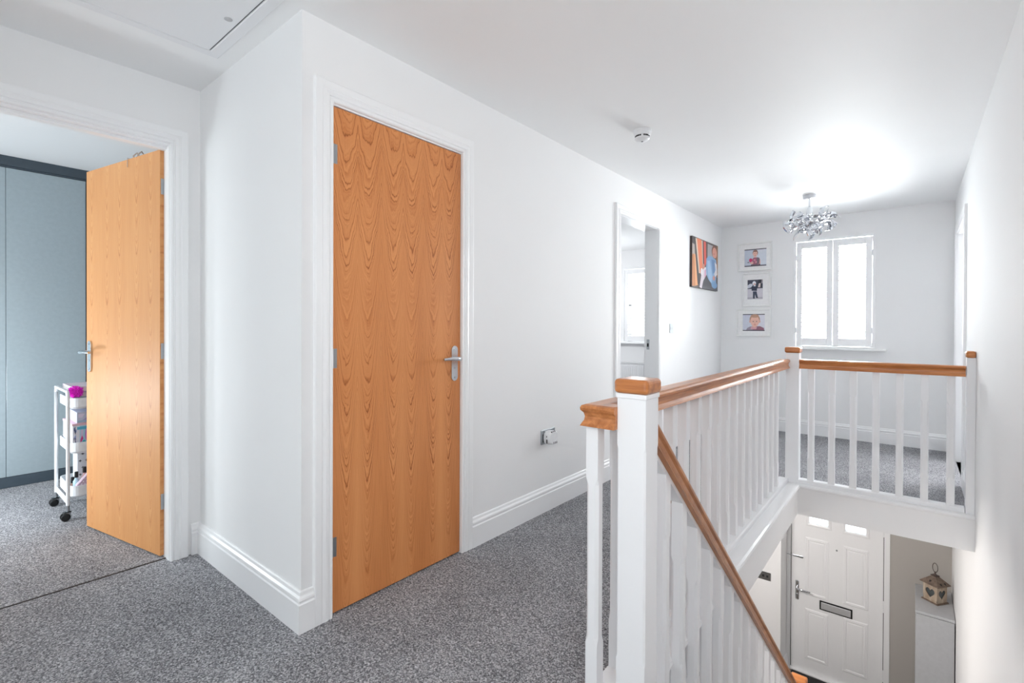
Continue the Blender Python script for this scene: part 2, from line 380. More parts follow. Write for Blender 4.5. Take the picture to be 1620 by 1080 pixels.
# door_1: closed, hinges near the corner, local x runs along +y of the room, face (local -y) towards +x
d1 = sroot('door_1', (-.002, 1.029, .007), PI/2)
T1 = MAT[d1.name]
def slab(door, T, w, h, mat, th=.036):
    o = MB().box((0, 0, 0), (w, th, h), .0015, T=T).build('door_panel', mat, door); return o
slab(d1, T1, .698, 1.976, OAK1)
lever_handle(d1, .655, .966, 1, T1, -1)
hinge_set(d1, T1, (1.793, .996, .258), .0)
# door_2: open into the bedroom
ang = math.atan2(.614-.757, -1.813+1.079)
d2 = sroot('door_2', (-1.0795, .757, .008), ang)
T2 = MAT[d2.name] @ Matrix.Scale(-1, 4, (0, 1, 0))     # local +y of the leaf points back into the room
MATD = T2
slab(d2, T2, .757, 1.972, OAK2, th=-.038) if False else MB().box((0, -.038, 0), (.757, 0, 1.972), .0015, T=MAT[d2.name]).build('door_panel', OAK2, d2)
def T2f(): return MAT[d2.name] @ Matrix(((1, 0, 0, 0), (0, -1, 0, 0), (0, 0, 1, 0), (0, 0, 0, 1)))
lever_handle(d2, .712, .972, 1, T2f(), -1)
for zz in (1.795, .996, .262):
    b = MB(); M = MAT[d2.name]
    b.box((-.0016, -.034, zz-.038), (.0004, -.004, zz+.038), T=M)
    for j in range(5): b.tube([(-.004, -.040, zz-.038+j*.0152), (-.004, -.040, zz-.038+j*.0152+.0142)], .006, 12, T=M)
    b.box((-.030, -.043, zz-.038), (-.003, -.041, zz+.038), T=M)
    b.build('hinge', STEEL, d2)
# strike plate in the far doorway's jamb
struct(MB().box((-.098, 4.1535, .93), (-.072, 4.1556, 1.02), .0004).build('trim_strike_plate', STEEL))
struct(MB().box((-.094, 4.152, .955), (-.078, 4.1545, .985)).build('trim_strike_recess', BLACK))

# ------------------------------------------------------------------ windows with shutters
def window(name, x0, x1, z0, z1, y, panels, depth=.28):
    """opening in a wall whose room face is y; frame and glass set back, shutters near the room face"""
    w = sroot(name, ((x0+x1)/2, y, z0))
    f = MB(); yo = y+.17; fw = .055
    f.box((x0, yo, z0), (x0+fw, yo+.06, z1)).box((x1-fw, yo, z0), (x1, yo+.06, z1)).box((x0, yo, z0), (x1, yo+.06, z0+fw)).box((x0, yo, z1-fw), (x1, yo+.06, z1)).box(((x0+x1)/2-.03, yo, z0), ((x0+x1)/2+.03, yo+.06, z1))
    f.box((x0, yo, (z0+z1)/2-.012), (x1, yo+.05, (z0+z1)/2+.012))
    f.build('window_frame', TRIM, w)
    MB().box((x0+.03, yo+.02, z0+.03), (x1-.03, yo+.026, z1-.03)).build('glass', GLASS, w)
    s = MB(); fr = .024
    for a in ((x0, y-.012, z0, x0+fr, y+.03, z1), (x1-fr, y-.012, z0, x1, y+.03, z1), (x0+fr, y-.0118, z1-fr, x1-fr, y+.03, z1), (x0+fr, y-.0118, z0, x1-fr, y+.03, z0+.012)):
        s.box(a[:3], a[3:], .002)
    s.build('shutter_frame', TRIM, w)
    n = panels; pw = (x1-x0-2*fr-.004)/n
    for i in range(n):
        a = x0+fr+.004+i*pw; b = a+pw-.005; st = .052; zt = z1-fr-.006; zb = z0+.018
        p = MB(); ya, yb = y-.006, y+.022
        p.box((a, ya, zb), (a+st, yb, zt), .003).box((b-st, ya, zb), (b, yb, zt), .003).box((a+st, ya, zb), (b-st, yb, zb+.078), .002).box((a+st, ya, zt-.068), (b-st, yb, zt), .002)
        po = p.build('shutter_panel', TRIM, w)
        l = MB(); zz = zb+.078+.024; lo = a+st; hi = b-st
        while zz < zt-.068-.012:
            M = Matrix.Translation((0, y+.008, zz)) @ Matrix.Rotation(-.10, 4, 'X')
            l.prism([(-.031, 0), (-.02, .004), (0, .0052), (.02, .004), (.031, 0), (.02, -.004), (0, -.0052), (-.02, -.004)], lo, hi, 'x', T=M)
            zz += .0475
        l.build('louvre', LOUV, po)
        for hz in (zb+.16, zt-.16):
            hx = a-.002 if i < n/2 else b+.002
            MB().box((hx-.006, ya-.006, hz-.03), (hx+.006, ya+.004, hz+.03), .001).build('shutter_hinge', PLAST, po)
    return w
window('window_1', W1[0], W1[1], W1[2], W1[3], YB, 2)
window('window_2', W2[0], W2[1], W2[2], W2[3], Y2, 2)
def sill(name, x0, x1, y, z):
    struct(MB().box((x0, y-.075, z), (x1, y+.17, z+.023), .006).build(name, TRIM))
sill('trim_sill_landing', .69, 1.545, YB, .902)
sill('trim_sill_far_room', -1.86, -.64, Y2, .877)
for nm, (x0, x1, z0, z1), y in (('window_3', WLR, -2.0), ('window_rear_added', WB, -1.70)):  # the rear window, behind the camera, is added to let in fill light
    w = sroot(nm, ((x0+x1)/2, y, z0)); f = MB(); fw = .05
    f.box((x0, y, z0), (x0+fw, y+.06, z1)).box((x1-fw, y, z0), (x1, y+.06, z1)).box((x0, y, z0), (x1, y+.06, z0+fw)).box((x0, y, z1-fw), (x1, y+.06, z1)).box(((x0+x1)/2-.025, y, z0), ((x0+x1)/2+.025, y+.06, z1))
    f.build('window_frame', TRIM, w); MB().box((x0+.03, y+.02, z0+.03), (x1-.03, y+.026, z1-.03)).build('glass', GLASS, w)

# ------------------------------------------------------------------ front door at the foot of the stairs
FX0, FX1 = .742, 1.535; FZ1 = HF+1.985
fy = YB+.012
d3 = sroot('door_3', ((FX0+FX1)/2, fy, HF))
holes = [(.885, 1.095, -.965, -.70), (1.205, 1.415, -.965, -.70)]
sl = MB()
xs = [FX0, .905, 1.075, 1.225, 1.395, FX1]
gz0, gz1 = -.945, -.72
sl.box((FX0, fy, HF+.012), (FX1, fy+.05, gz0)).box((FX0, fy, gz1), (FX1, fy+.05, FZ1))
for a, b in ((xs[0], xs[1]), (xs[2], xs[3]), (xs[4], xs[5])): sl.box((a, fy, gz0), (b, fy+.05, gz1))
sl.build('door_panel', FDOOR, d3)
MOULD = [(0, 0), (.004, .004), (.010, .007), (.016, .004), (.022, .006), (.03, .002), (.034, 0)]
def mould_rect(x0, x1, z0, z1):
    return MB().sweep(MOULD, [(x0, z0), (x0, z1), (x1, z1), (x1, z0)], lambda a, b, t: (a, fy-t, b), closed=True).box((x0+.012, fy-.0035, z0+.012), (x1-.012, fy+.002, z1-.012), .003)
for x0, x1, z0, z1 in ((.905, 1.05, -1.68, -1.13), (1.24, 1.385, -1.66, -1.13), (.905, 1.05, -2.36, -1.89), (1.24, 1.385, -2.35, -1.86)):
    mould_rect(x0, x1, z0, z1).build('raised_panel', FDOOR, d3)
for a, b in ((xs[1], xs[2]), (xs[3], xs[4])):
    MB().box((a, fy+.02, gz0), (b, fy+.026, gz1)).build('glass_pane', GLASS, d3)
    MB().sweep([(0, 0), (.0, .008), (.012, .012), (.028, .006), (.03, 0)], [(a, gz0), (a, gz1), (b, gz1), (b, gz0)], lambda p, q, t: (p, fy-t, q), closed=True).build('pane_bead', FDOOR, d3)
lb = MB().box((1.005, fy-.008, -1.822), (1.288, fy+.002, -1.728), .002).build('letterbox', BLACK, d3)
MB().box((1.018, fy-.013, -1.81), (1.276, fy-.007, -1.74), .003).build('flap', flat((225, 227, 230), .35, .6), lb)
hp = MB().box((.782, fy-.010, -1.79), (.814, fy+.001, -1.585), .008).build('handle_plate', CHROME, d3)
MB().tube([(.798, fy-.008, -1.655), (.798, fy-.048, -1.655), (.808, fy-.055, -1.655), (.86, fy-.056, -1.657), (.925, fy-.050, -1.658)], [.010, .010, .011, .010, .008], 14).build('lever', CHROME, hp)
MB().tube([(.798, fy-.008, -1.735), (.798, fy-.022, -1.735)], .011, 14).build('lock_cylinder', STEEL, hp)
ch = MB().box((.752, fy-.012, -1.335), (.852, fy, -1.312), .004)
for k in range(7): ch.tube([(.70+.012*k, fy-.022, -1.318+.002*(k % 2)), (.712+.012*k, fy-.022, -1.320)], .0045, 8)
ch.box((.728, fy-.016, -1.34), (.738, fy-.002, -1.30), .002)
ch.build('security_chain', STEEL, d3)
MB().tube([(1.152, fy-.004, -1.165), (1.152, fy+.002, -1.165)], .009, 14).build('spyhole', STEEL, d3)
for z in (-.86, -1.60, -2.28):
    MB().box((FX1+.002, fy-.016, z-.05), (FX1+.026, fy+.004, z+.05), .003).tube([(FX1+.008, fy-.016, z-.055), (FX1+.008, fy-.016, z+.055)], .008, 12).build('hinge', PLAST, d3)
fr = MB()
fr.box((.702, YB-.012, HF), (.736, YB+.07, FZ1+.01)).box((1.541, YB-.012, HF), (1.587, YB+.07, FZ1+.01)).box((.70, YB-.012, FZ1+.008), (1.587, YB+.07, FZ1+.05)).box((.70, YB-.03, HF), (1.587, YB+.1, HF+.011))
fr.build('door_frame', TRIM, d3)
MB().box((.730, fy+.03, HF), (1.547, fy+.04, FZ1+.02)).build('weather_seal', BLACK, d3) if False else None
sg = MB(); sg.box((.7362, fy+.006, HF+.011), (.7415, fy+.045, FZ1+.006)).box((1.5352, fy+.006, HF+.011), (1.5405, fy+.045, FZ1+.006)); sg.build('weather_seal', BLACK, d3)
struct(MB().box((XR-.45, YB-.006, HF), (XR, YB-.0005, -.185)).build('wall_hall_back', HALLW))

# ------------------------------------------------------------------ staircase and hall ceiling lining
stp = MB(); RISE = -HF/13; GO = RISE/.9
for k in range(1, 13):
    y0 = YW0+(k-1)*GO
    stp.box((1.167, y0, -k*RISE-.03), (XR, y0+GO+.02, -k*RISE), .006)
    stp.box((1.167, y0, -k*RISE-.0), (XR, y0+.015, -(k-1)*RISE-.028))
stp.box((1.167, YW0+12*GO, HF), (XR, YW0+12*GO+.015, -12*RISE-.028))
struct(stp.build('floor_stairs', CARP))

# ------------------------------------------------------------------ balustrades
ZR0, ZR1 = .842, .905            # handrail bottom / top
HP = [(-.037, 0), (.037, 0), (.034, .006), (.028, .015), (.0265, .024), (.029, .033), (.036, .040), (.037, .046), (.034, .052), (.025, .055), (-.025, .055), (-.034, .052), (-.037, .046), (-.036, .040), (-.029, .033), (-.0265, .024), (-.028, .015), (-.034, .006)]
HPS = HP; HP = [(w*1.02, t*63/55) for w, t in HP]
XC = 1.030; YA = 1.273
lb_root = thing('landing_balustrade', 'white landing balustrade with oak handrail running round the open stairwell', 'balustrade', (XC, YW1, 0))
def post(mb, x0, x1, y0, y1, z0, z1, cham=None, c=.006):
    cx, cy, hx, hy = (x0+x1)/2, (y0+y1)/2, (x1-x0)/2, (y1-y0)/2
    def ring(z, k):
        k = max(k, .0012)
        return [(cx-hx+k, cy-hy, z), (cx+hx-k, cy-hy, z), (cx+hx, cy-hy+k, z), (cx+hx, cy+hy-k, z), (cx+hx-k, cy+hy, z), (cx-hx+k, cy+hy, z), (cx-hx, cy+hy-k, z), (cx-hx, cy-hy+k, z)]
    L = [(z0, 0)]
    if cham: L += [(cham[0], 0), (cham[0]+c*2.2, c), (cham[1]-c*2.2, c), (cham[1], 0)]
    L.append((z1, 0)); vs = []
    for z, k in L: vs += ring(z, k)
    fs = [[i*8+j, i*8+(j+1) % 8, (i+1)*8+(j+1) % 8, (i+1)*8+j] for i in range(len(L)-1) for j in range(8)]
    mb.add(vs, fs); mb.add(vs, [list(range(8))[::-1], list(range((len(L)-1)*8, len(L)*8))]); return mb
def newel_cap(x0, x1, y0, y1, z, parent, right=True):
    o = .008; rr = o if right else 0
    c = MB().box((x0-o, y0-o, z), (x1+rr, y1+o, z+.040), .011, seg=3)
    return c.build('newel_cap', OAKX, parent)
NX0, NX1, NY0, NY1 = 1.102, 1.187, 1.255, 1.340
n1 = post(MB(), NX0, NX1, NY0, NY1, -.42, .944, (.20, .80), .005).box((NX0-.003, NY0-.003, .932), (NX1+.003, NY1+.003, .946), .002).build('newel_post', SPIND, lb_root); newel_cap(NX0, NX1, NY0, NY1, .946, n1)
FX = 1.040; fx1 = 1.123; fy0 = 3.965; fy1 = 4.048
n2 = post(MB(), FX, fx1, fy0, fy1, .028, .950, (.30, .80), .004).build('newel_post', SPIND, lb_root); newel_cap(FX, fx1, fy0, fy1, .952, n2)
n3 = post(MB(), 1.994, XR-.0005, fy0, fy1, .028, .955, None).build('newel_post', SPIND, lb_root); newel_cap(1.998, XR-.001-.008, fy0, fy1, .955, n3)
hr = MB()
hp2 = [(w, ZR0+t) for w, t in HP]
hr.sweep(hp2, [(NX0, YA), (XC, YA), (XC, fy0)], lambda a, b, t: (a, b, t))
hr.build('handrail', OAKY, lb_root)
MB().sweep(hp2, [(1.990, 4.004), (fx1, 4.004)], lambda a, b, t: (a, b, t)).build('handrail', OAKX, lb_root)
BR = [(-.031, .028), (.031, .028), (.031, .050), (.026, .056), (-.026, .056), (-.031, .050)]
MB().sweep(BR, [(NX0, YA), (XC, YA), (XC, fy0)], lambda a, b, t: (a, b, t)).build('base_rail', SPIND, lb_root)
MB().sweep(BR, [(1.990, 4.004), (fx1, 4.004)], lambda a, b, t: (a, b, t)).build('base_rail', SPIND, lb_root)
bal = post(MB(), -.0195, .0195, -.0195, .0195, .054, ZR0+.003, (.205, .690), .009).build('baluster', SPIND)
bal.parent = lb_root
R0 = Vector((XC, YW1, 0))
spots = [(XC-.006, 1.270+.1435*k) for k in range(18)]+[(1.194+.1222*k, 4.004) for k in range(7)]
for i, (x, y) in enumerate(spots):
    if i == 0: bal.location = Vector((x, y, 0))-R0
    else: copy_child(bal, lb_root, Vector((x, y, 0))-R0)
# sloping stair balustrade
SX = 1.147
def zrail(y): return .786-.895*(y-1.434)
BX0, BX1, BY0, BY1 = 1.104, 1.190, 3.835, 3.920
sb = thing('stair_balustrade', 'white stair balustrade with sloping oak handrail descending from tall near newel', 'balustrade', (SX, BY0, HF))
sr = MB(); ya, yb = NY1, BY0
sh = math.sqrt(1+.81)
vs = []
for y in (ya, yb):
    for w, t in HPS: vs.append((SX+w, y, zrail(y)-.055*sh+t*sh))
n = len(HPS)
sr.add(vs, [[i, (i+1) % n, n+(i+1) % n, n+i] for i in range(n)]); sr.add(vs, [list(range(n))[::-1], list(range(n, 2*n))])
OAKS = oak_solid('oak_handrail_slope', (40, 5, 9), s2l(200, 136, 86), s2l(146, 88, 48))
sr.build('handrail', OAKS, sb)
def znose(y): return -(y-YW0)*.9
st = MB(); yb0 = NY0
st.prism([(y, z) for y, z in ((NY1, znose(NY1)+.06), (BY0, znose(BY0)+.06), (BY0, znose(BY0)-.26), (NY1, znose(NY1)-.26))], SX-.02, SX+.02, 'x')
st.build('string', SPIND, sb)
cp = MB().prism([(NY1, znose(NY1)+.06), (BY0, znose(BY0)+.06), (BY0, znose(BY0)+.09), (NY1, znose(NY1)+.09)], SX-.03, SX+.03, 'x'); cp.build('base_rail', SPIND, sb)
ys = [1.471+.1415*k for k in range(17)]
for k, y in enumerate(ys):
    zt = zrail(y)-.055*sh; zb = znose(y)+.085
    m = MB(); post(m, SX-.0195, SX+.0195, y-.0195, y+.0195, zb, zt+.0175+.01, (zb+.19, zt-.18), .009)
    # top cut to the slope of the rail
    for v in m.v:
        if v.z > zt: v.z = zt-.9*(v.y-y)+.004
    m.build('baluster', SPIND, sb)
fi = MB()
for a, b in zip([NY1+.0]+ys, ys+[BY0]):
    y0 = a+.0195 if a != NY1 else a; y1 = b-.0195 if b != BY0 else b
    if y1-y0 < .01: continue
    fi.prism([(y0, zrail(y0)-.055*sh-.016), (y1, zrail(y1)-.055*sh-.016), (y1, zrail(y1)-.055*sh+.002), (y0, zrail(y0)-.055*sh+.002)], SX-.0192, SX+.0192, 'x')
fi.build('spacer_fillet', SPIND, sb)
n4 = post(MB(), BX0, BX1, BY0, BY1, HF, -1.335, (HF+.5, -1.6), .006).build('newel_post', SPIND, sb)
newel_cap(BX0, BX1, BY0, BY1, -1.333, n4)

# ------------------------------------------------------------------ ceiling fittings
sa = thing('smoke_alarm', 'small white round smoke alarm fixed to the ceiling', 'smoke alarm', (.497, 2.735, HC))
MB().lathe([(.052, 0), (.053, -.012), (.050, -.016)], (.497, 2.735, HC), 36).build('base', PLAST, sa)
MB().lathe([(.049, -.014), (.047, -.030), (.043, -.034)], (.497, 2.735, HC), 36).build('body', PLAST, sa)
v = MB()
for k in range(22):
    g = 2*PI*k/22
    if k % 6 == 0: continue
    M = Matrix.Translation((.497, 2.735, HC-.039)) @ Matrix.Rotation(g, 4, 'Z')
    v.box((.037, -.0042, -.006), (.042, .0042, .006), T=M)
v.build('vent_slots', flat((70, 70, 72), .6), sa)
MB().lathe([(.037, -.033), (.037, -.045)], (.497, 2.735, HC), 36).lathe([(.043, -.044), (.043, -.050), (.034, -.060), (.015, -.064), (.004, -.065)], (.497, 2.735, HC), 36).build('cover', PLAST, sa)
MB().lathe([(.006, -.064), (.006, -.067), (.001, -.068)], (.497, 2.735, HC), 12).build('indicator', flat((120, 124, 126), .4), sa)

PX, PY = 1.034, 4.985
pl = thing('ceiling_light', 'chrome ribbon-curl semi-flush ceiling light in front of the shuttered window', 'ceiling light', (PX, PY, HC))
MB().lathe([(.050, 0), (.052, -.006), (.050, -.030), (.046, -.034), (.010, -.035)], (PX, PY, HC), 36).build('ceiling_rose', flat((205, 206, 210), .3, .3), pl)
MB().tube([(PX, PY, HC-.03), (PX, PY, 2.175)], .0075, 12).lathe([(.009, .03), (.02, .012), (.026, -.03), (.028, -.065), (.012, -.075)], (PX, PY, 2.165), 24).build('stem', CHROME, pl)
CURL = flat((204, 206, 211), .07, 1.)
def curl_mesh(rad, arc, wid):
    mb = MB(); n = 18; vs = []; th = .0012
    for i in range(n+1):
        g = -arc/2+arc*i/n
        for r in (rad, rad+th):
            for w in (-wid/2, wid/2): vs.append((r*math.sin(g), w+.010*(i/n-.5), r*math.cos(g)-rad))
    fs = []
    for i in range(n):
        a = i*4; b = a+4
        fs += [[a, a+1, b+1, b], [a+2, b+2, b+3, a+3], [a, b, b+2, a+2], [a+1, a+3, b+3, b+1]]
    mb.add(vs, fs, smooth=True); mb.add(vs, [[0, 2, 3, 1], [n*4, n*4+1, n*4+3, n*4+2]]); return mb
protos = []
for rad, arc, wid in ((.060, 2.3, .046), (.095, 1.35, .034), (.045, 2.9, .040)):
    o = curl_mesh(rad, arc, wid).build('metal_curl', CURL); o.parent = pl; protos.append(o)
cnt = 0
for ring, (el, num) in enumerate(((-78, 2), (-50, 6), (-24, 9), (0, 10), (26, 7))):
    for j in range(num):
        az = 2*PI*(j+.5*(ring % 2))/num+random.uniform(-.15, .15); e = math.radians(el+random.uniform(-7, 7))
        r = .150+random.uniform(-.02, .05)
        p = Vector((r*1.12*math.cos(e)*math.cos(az), r*1.12*math.cos(e)*math.sin(az), r*.72*math.sin(e)))
        src = protos[cnt % 3]
        o = src if cnt < 3 else src.copy()
        if cnt >= 3: COL.objects.link(o)
        o.parent = pl
        if cnt % 2 == 0:
            q = p.normalized().to_track_quat('X', 'Z') @ Matrix.Rotation(random.uniform(-1.2, 1.2), 3, 'X').to_quaternion(); p = p*.92
        else: q = p.normalized().to_track_quat('Z', 'Y') @ Matrix.Rotation(random.uniform(0, 2*PI), 3, 'Z').to_quaternion() @ Matrix.Rotation(random.uniform(-1.1, 1.1), 3, 'X').to_quaternion()
        o.rotation_mode = 'QUATERNION'; o.rotation_quaternion = q
        o.location = p+Vector((0, 0, 2.075-HC)); cnt += 1
wr = MB()
for j in range(14):
    az = 2*PI*j/14; e = math.radians(-50+70*((j*5) % 14)/14)
    p = Vector((.15*math.cos(e)*math.cos(az), .15*math.cos(e)*math.sin(az), .11*math.sin(e)))
    wr.tube([(PX, PY, 2.10), (PX+p.x*.5, PY+p.y*.5, 2.09+p.z*.4), (PX+p.x, PY+p.y, 2.075+p.z)], .0018, 6)
wr.build('wire_arm', CHROME, pl)

lh = thing('loft_hatch', 'white flush loft hatch panel in the ceiling above the corner', 'loft hatch', (-.26, .50, HC))
HM = wall_mat('hatch_white', (.82, .825, .84), rough=.4)
hx0, hx1, hy0, hy1 = -.555, .035, .20, .795
MB().sweep([(0, 0), (0, .006), (.004, .009), (.040, .009), (.045, .005), (.045, 0)], [(hx0, hy0), (hx0, hy1), (hx1, hy1), (hx1, hy0)], lambda a, b, t: (a, b, HC-t), closed=True).build('hatch_frame', HM, lh)
MB().box((hx0+.0, hy0+.0, HC-.0025), (hx1-.0, hy1-.0, HC-.0005)).build('shadow_gap', flat((110, 110, 112), .8), lh)
MB().box((hx0+.004, hy0+.004, HC-.008), (hx1-.004, hy1-.006, HC-.002), .0015).build('hatch_panel', HM, lh)
MB().lathe([(.014, -.0075), (.014, -.0095), (.010, -.010)], (-.262, .755, HC), 20).build('latch', flat((190, 190, 192), .4), lh)

# ------------------------------------------------------------------ wall fittings
sk = thing('double_socket', 'brushed steel double socket low on the wall beyond the closed oak door', 'socket', (0, 2.483, .457))
MB().box((0.0005, 2.409, .413), (.006, 2.557, .500), .002).build('face_plate', STEEL, sk)
for y in (2.447, 2.520):
    MB().box((.0055, y-.024, .425), (.0075, y+.024, .475), .002).build('outlet', flat((70, 72, 74), .5), sk)
    MB().box((.0058, y-.008, .482), (.0095, y+.008, .494), .001).build('rocker', STEEL, sk)
pg = thing('plug_in_unit', 'white vented plug-in unit pushed into the low steel socket', 'plug', (.0075, 2.478, .452))
Mx = Matrix.Translation((0, 2.478, .452))
pr = []
for i in range(32):
    g = 2*PI*i/32; ex = .72; c_, s_ = math.cos(g), math.sin(g)
    pr.append((.047*abs(c_)**ex*(1 if c_ > 0 else -1), .041*abs(s_)**ex*(1 if s_ > 0 else -1)))
pb = MB(); vs = []; lev = [(.0078, 1.), (.042, 1.), (.050, .95), (.055, .84)]
for x, k in lev:
    for a, b in pr: vs.append((x, a*k, b*k))
nn = 32
pb.add(vs, [[i*nn+j, i*nn+(j+1) % nn, (i+1)*nn+(j+1) % nn, (i+1)*nn+j] for i in range(len(lev)-1) for j in range(nn)], 0, True, Mx)
pb.add(vs, [list(range(nn))[::-1], list(range((len(lev)-1)*nn, len(lev)*nn))], 0, False, Mx)
pb.build('body', PLAST, pg)
for lo, hi in [((.046, y-.003, .033), (.0535, y+.003, .0405)) for y in (-.022, -.006, .010)]+[((.050, y-.0025, -.036), (.0562, y+.0025, -.024)) for y in (-.006, .010, .026)]+[((.028, -.0475, -.030), (.036, -.0462, -.006)), ((.028, -.0475, .006), (.033, -.0462, .016))]:
    MB().box(lo, hi, T=Mx).build('vent_slot', flat((60, 50, 52), .6), pg)

ls = thing('light_switch', 'brushed steel light switch on the landing wall between far doorway and canvas print', 'light switch', (0, 4.478, 1.12))
SWP = flat((138, 145, 152), .45, .3)
MB().box((.0005, 4.435, 1.077), (.006, 4.521, 1.163), .002).build('face_plate', SWP, ls)
for y in (4.462, 4.494): MB().box((.0055, y-.006, 1.108), (.010, y+.006, 1.132), .001).build('rocker', flat((190, 194, 198), .4, .3), ls)
LX, LZ = .535, -1.49
ls2 = thing('light_switch', 'brushed steel light switch on the downstairs hall wall beside front door', 'light switch', (LX, 5.70, LZ))
MB().box((LX-.073, 5.694, LZ-.043), (LX+.073, 5.6998, LZ+.043), .002).build('face_plate', STEEL, ls2)
for dx in (-.04, 0, .04): MB().box((LX+dx-.010, 5.689, LZ-.012), (LX+dx+.010, 5.6945, LZ+.012), .001).build('rocker', flat((70, 72, 76), .3, .6), ls2)

# ------------------------------------------------------------------ pictures
def ell(cx, cy, rx, ry, n=20, a0=0, a1=2*PI):
    return [(cx+rx*math.cos(a0+(a1-a0)*i/n), cy+ry*math.sin(a0+(a1-a0)*i/n)) for i in range(n)]
def picture(name, shapes, fn, parent, depth=.00035):
    """shapes: list of (rgb, polygon in 0..1 uv); fn(u,v,d)->xyz; each shape lies a little in front of the one before"""
    mb = MB(); mats = []
    for i, (rgb, poly) in enumerate(shapes):
        m = flat(rgb, .45)
        if m not in mats: mats.append(m)
        poly = [(min(1, max(0, a)), min(1, max(0, b))) for a, b in poly]
        mb.add([fn(a, b, depth*(i+1)/3) for a, b in poly], [list(range(len(poly)))], mats.index(m))
    return mb.build(name, mats, parent)
R_ = lambda a, b, c, d: [(a, b), (c, b), (c, d), (a, d)]
# canvas on the left wall
cy0, cy1, cz0, cz1 = 4.955, 5.782, 1.538, 2.051
cv = thing('canvas_picture', 'colourful canvas print of a toddler in blue dungarees on the left wall', 'picture', (0, (cy0+cy1)/2, cz0))
MB().box((.0, cy0, cz0), (.024, cy1, cz1), .002).build('canvas', flat((70, 62, 60), .8), cv)
cs = [((96, 88, 86), R_(0, 0, 1, 1)), ((72, 66, 66), [(0, .86), (.13, .86), (.12, 1), (0, 1)]),
      ((172, 160, 152), [(0, .62), (.10, .62), (.09, .84), (0, .86)]), ((186, 118, 66), [(0, .02), (.10, .02), (.19, .12), (.10, .63), (.02, .66), (0, .62)]), ((224, 160, 112), [(.12, .03), (.22, .06), (.12, .66), (.07, .66)]),
      ((74, 70, 72), [(.20, .06), (.27, .10), (.12, .84), (.08, .84)]), ((226, 208, 190), [(.24, .30), (.30, .30), (.16, .98), (.11, .98)]),
      ((236, 140, 104), [(.28, .30), (.42, .34), (.32, .99), (.16, .99)]), ((226, 210, 196), [(.38, .44), (.43, .46), (.37, .98), (.33, .98)]), ((70, 66, 70), [(.40, .36), (.46, .40), (.41, .98), (.37, .98)]),
      ((222, 96, 84), [(.44, .44), (.54, .56), (.50, .98), (.41, .98)]), ((92, 84, 78), [(.52, .60), (.60, .60), (.58, .98), (.50, .98)]),
      ((176, 172, 176), [(.56, .60), (.80, .60), (.82, .96), (.57, .96)]), ((160, 112, 70), [(.90, .30), (1, .30), (1, .99), (.94, .99)]),
      ((88, 86, 92), [(.22, 0), (1, 0), (1, .30), (.62, .26), (.36, .24)]),
      ((132, 86, 70), ell(.85, .845, .12, .13)), ((222, 160, 142), ell(.86, .82, .095, .115)), ((206, 132, 122), ell(.83, .79, .03, .02)),
      ((142, 176, 212), [(.52, .64), (.62, .72), (.76, .72), (.92, .68), (.97, .46), (.92, .22), (.96, .10), (.80, .06), (.70, .16), (.60, .22), (.50, .34)]),
      ((172, 200, 228), [(.56, .60), (.66, .62), (.76, .30), (.74, .16), (.66, .18), (.58, .32)]), ((112, 146, 192), [(.72, .66), (.86, .66), (.86, .40), (.78, .36)]),
      ((238, 232, 234), [(.86, .62), (.95, .58), (.97, .36), (.88, .30), (.84, .36), (.90, .46)]), ((214, 150, 138), ell(.83, .27, .05, .05)),
      ((128, 168, 208), ell(.85, .12, .12, .075)), ((238, 228, 234), [(.26, .02), (.34, .00), (.40, .16), (.52, .30), (.50, .46), (.42, .44), (.34, .34), (.30, .18)]),
      ((222, 166, 196), [(.44, .22), (.50, .28), (.50, .42), (.45, .38)]), ((246, 240, 244), ell(.34, .34, .045, .075)), ((206, 148, 130), ell(.40, .46, .05, .05))]
picture('printed_photo', cs, lambda u, v, d: (.0242+d, cy0+u*(cy1-cy0), cz0+v*(cz1-cz0)), cv)
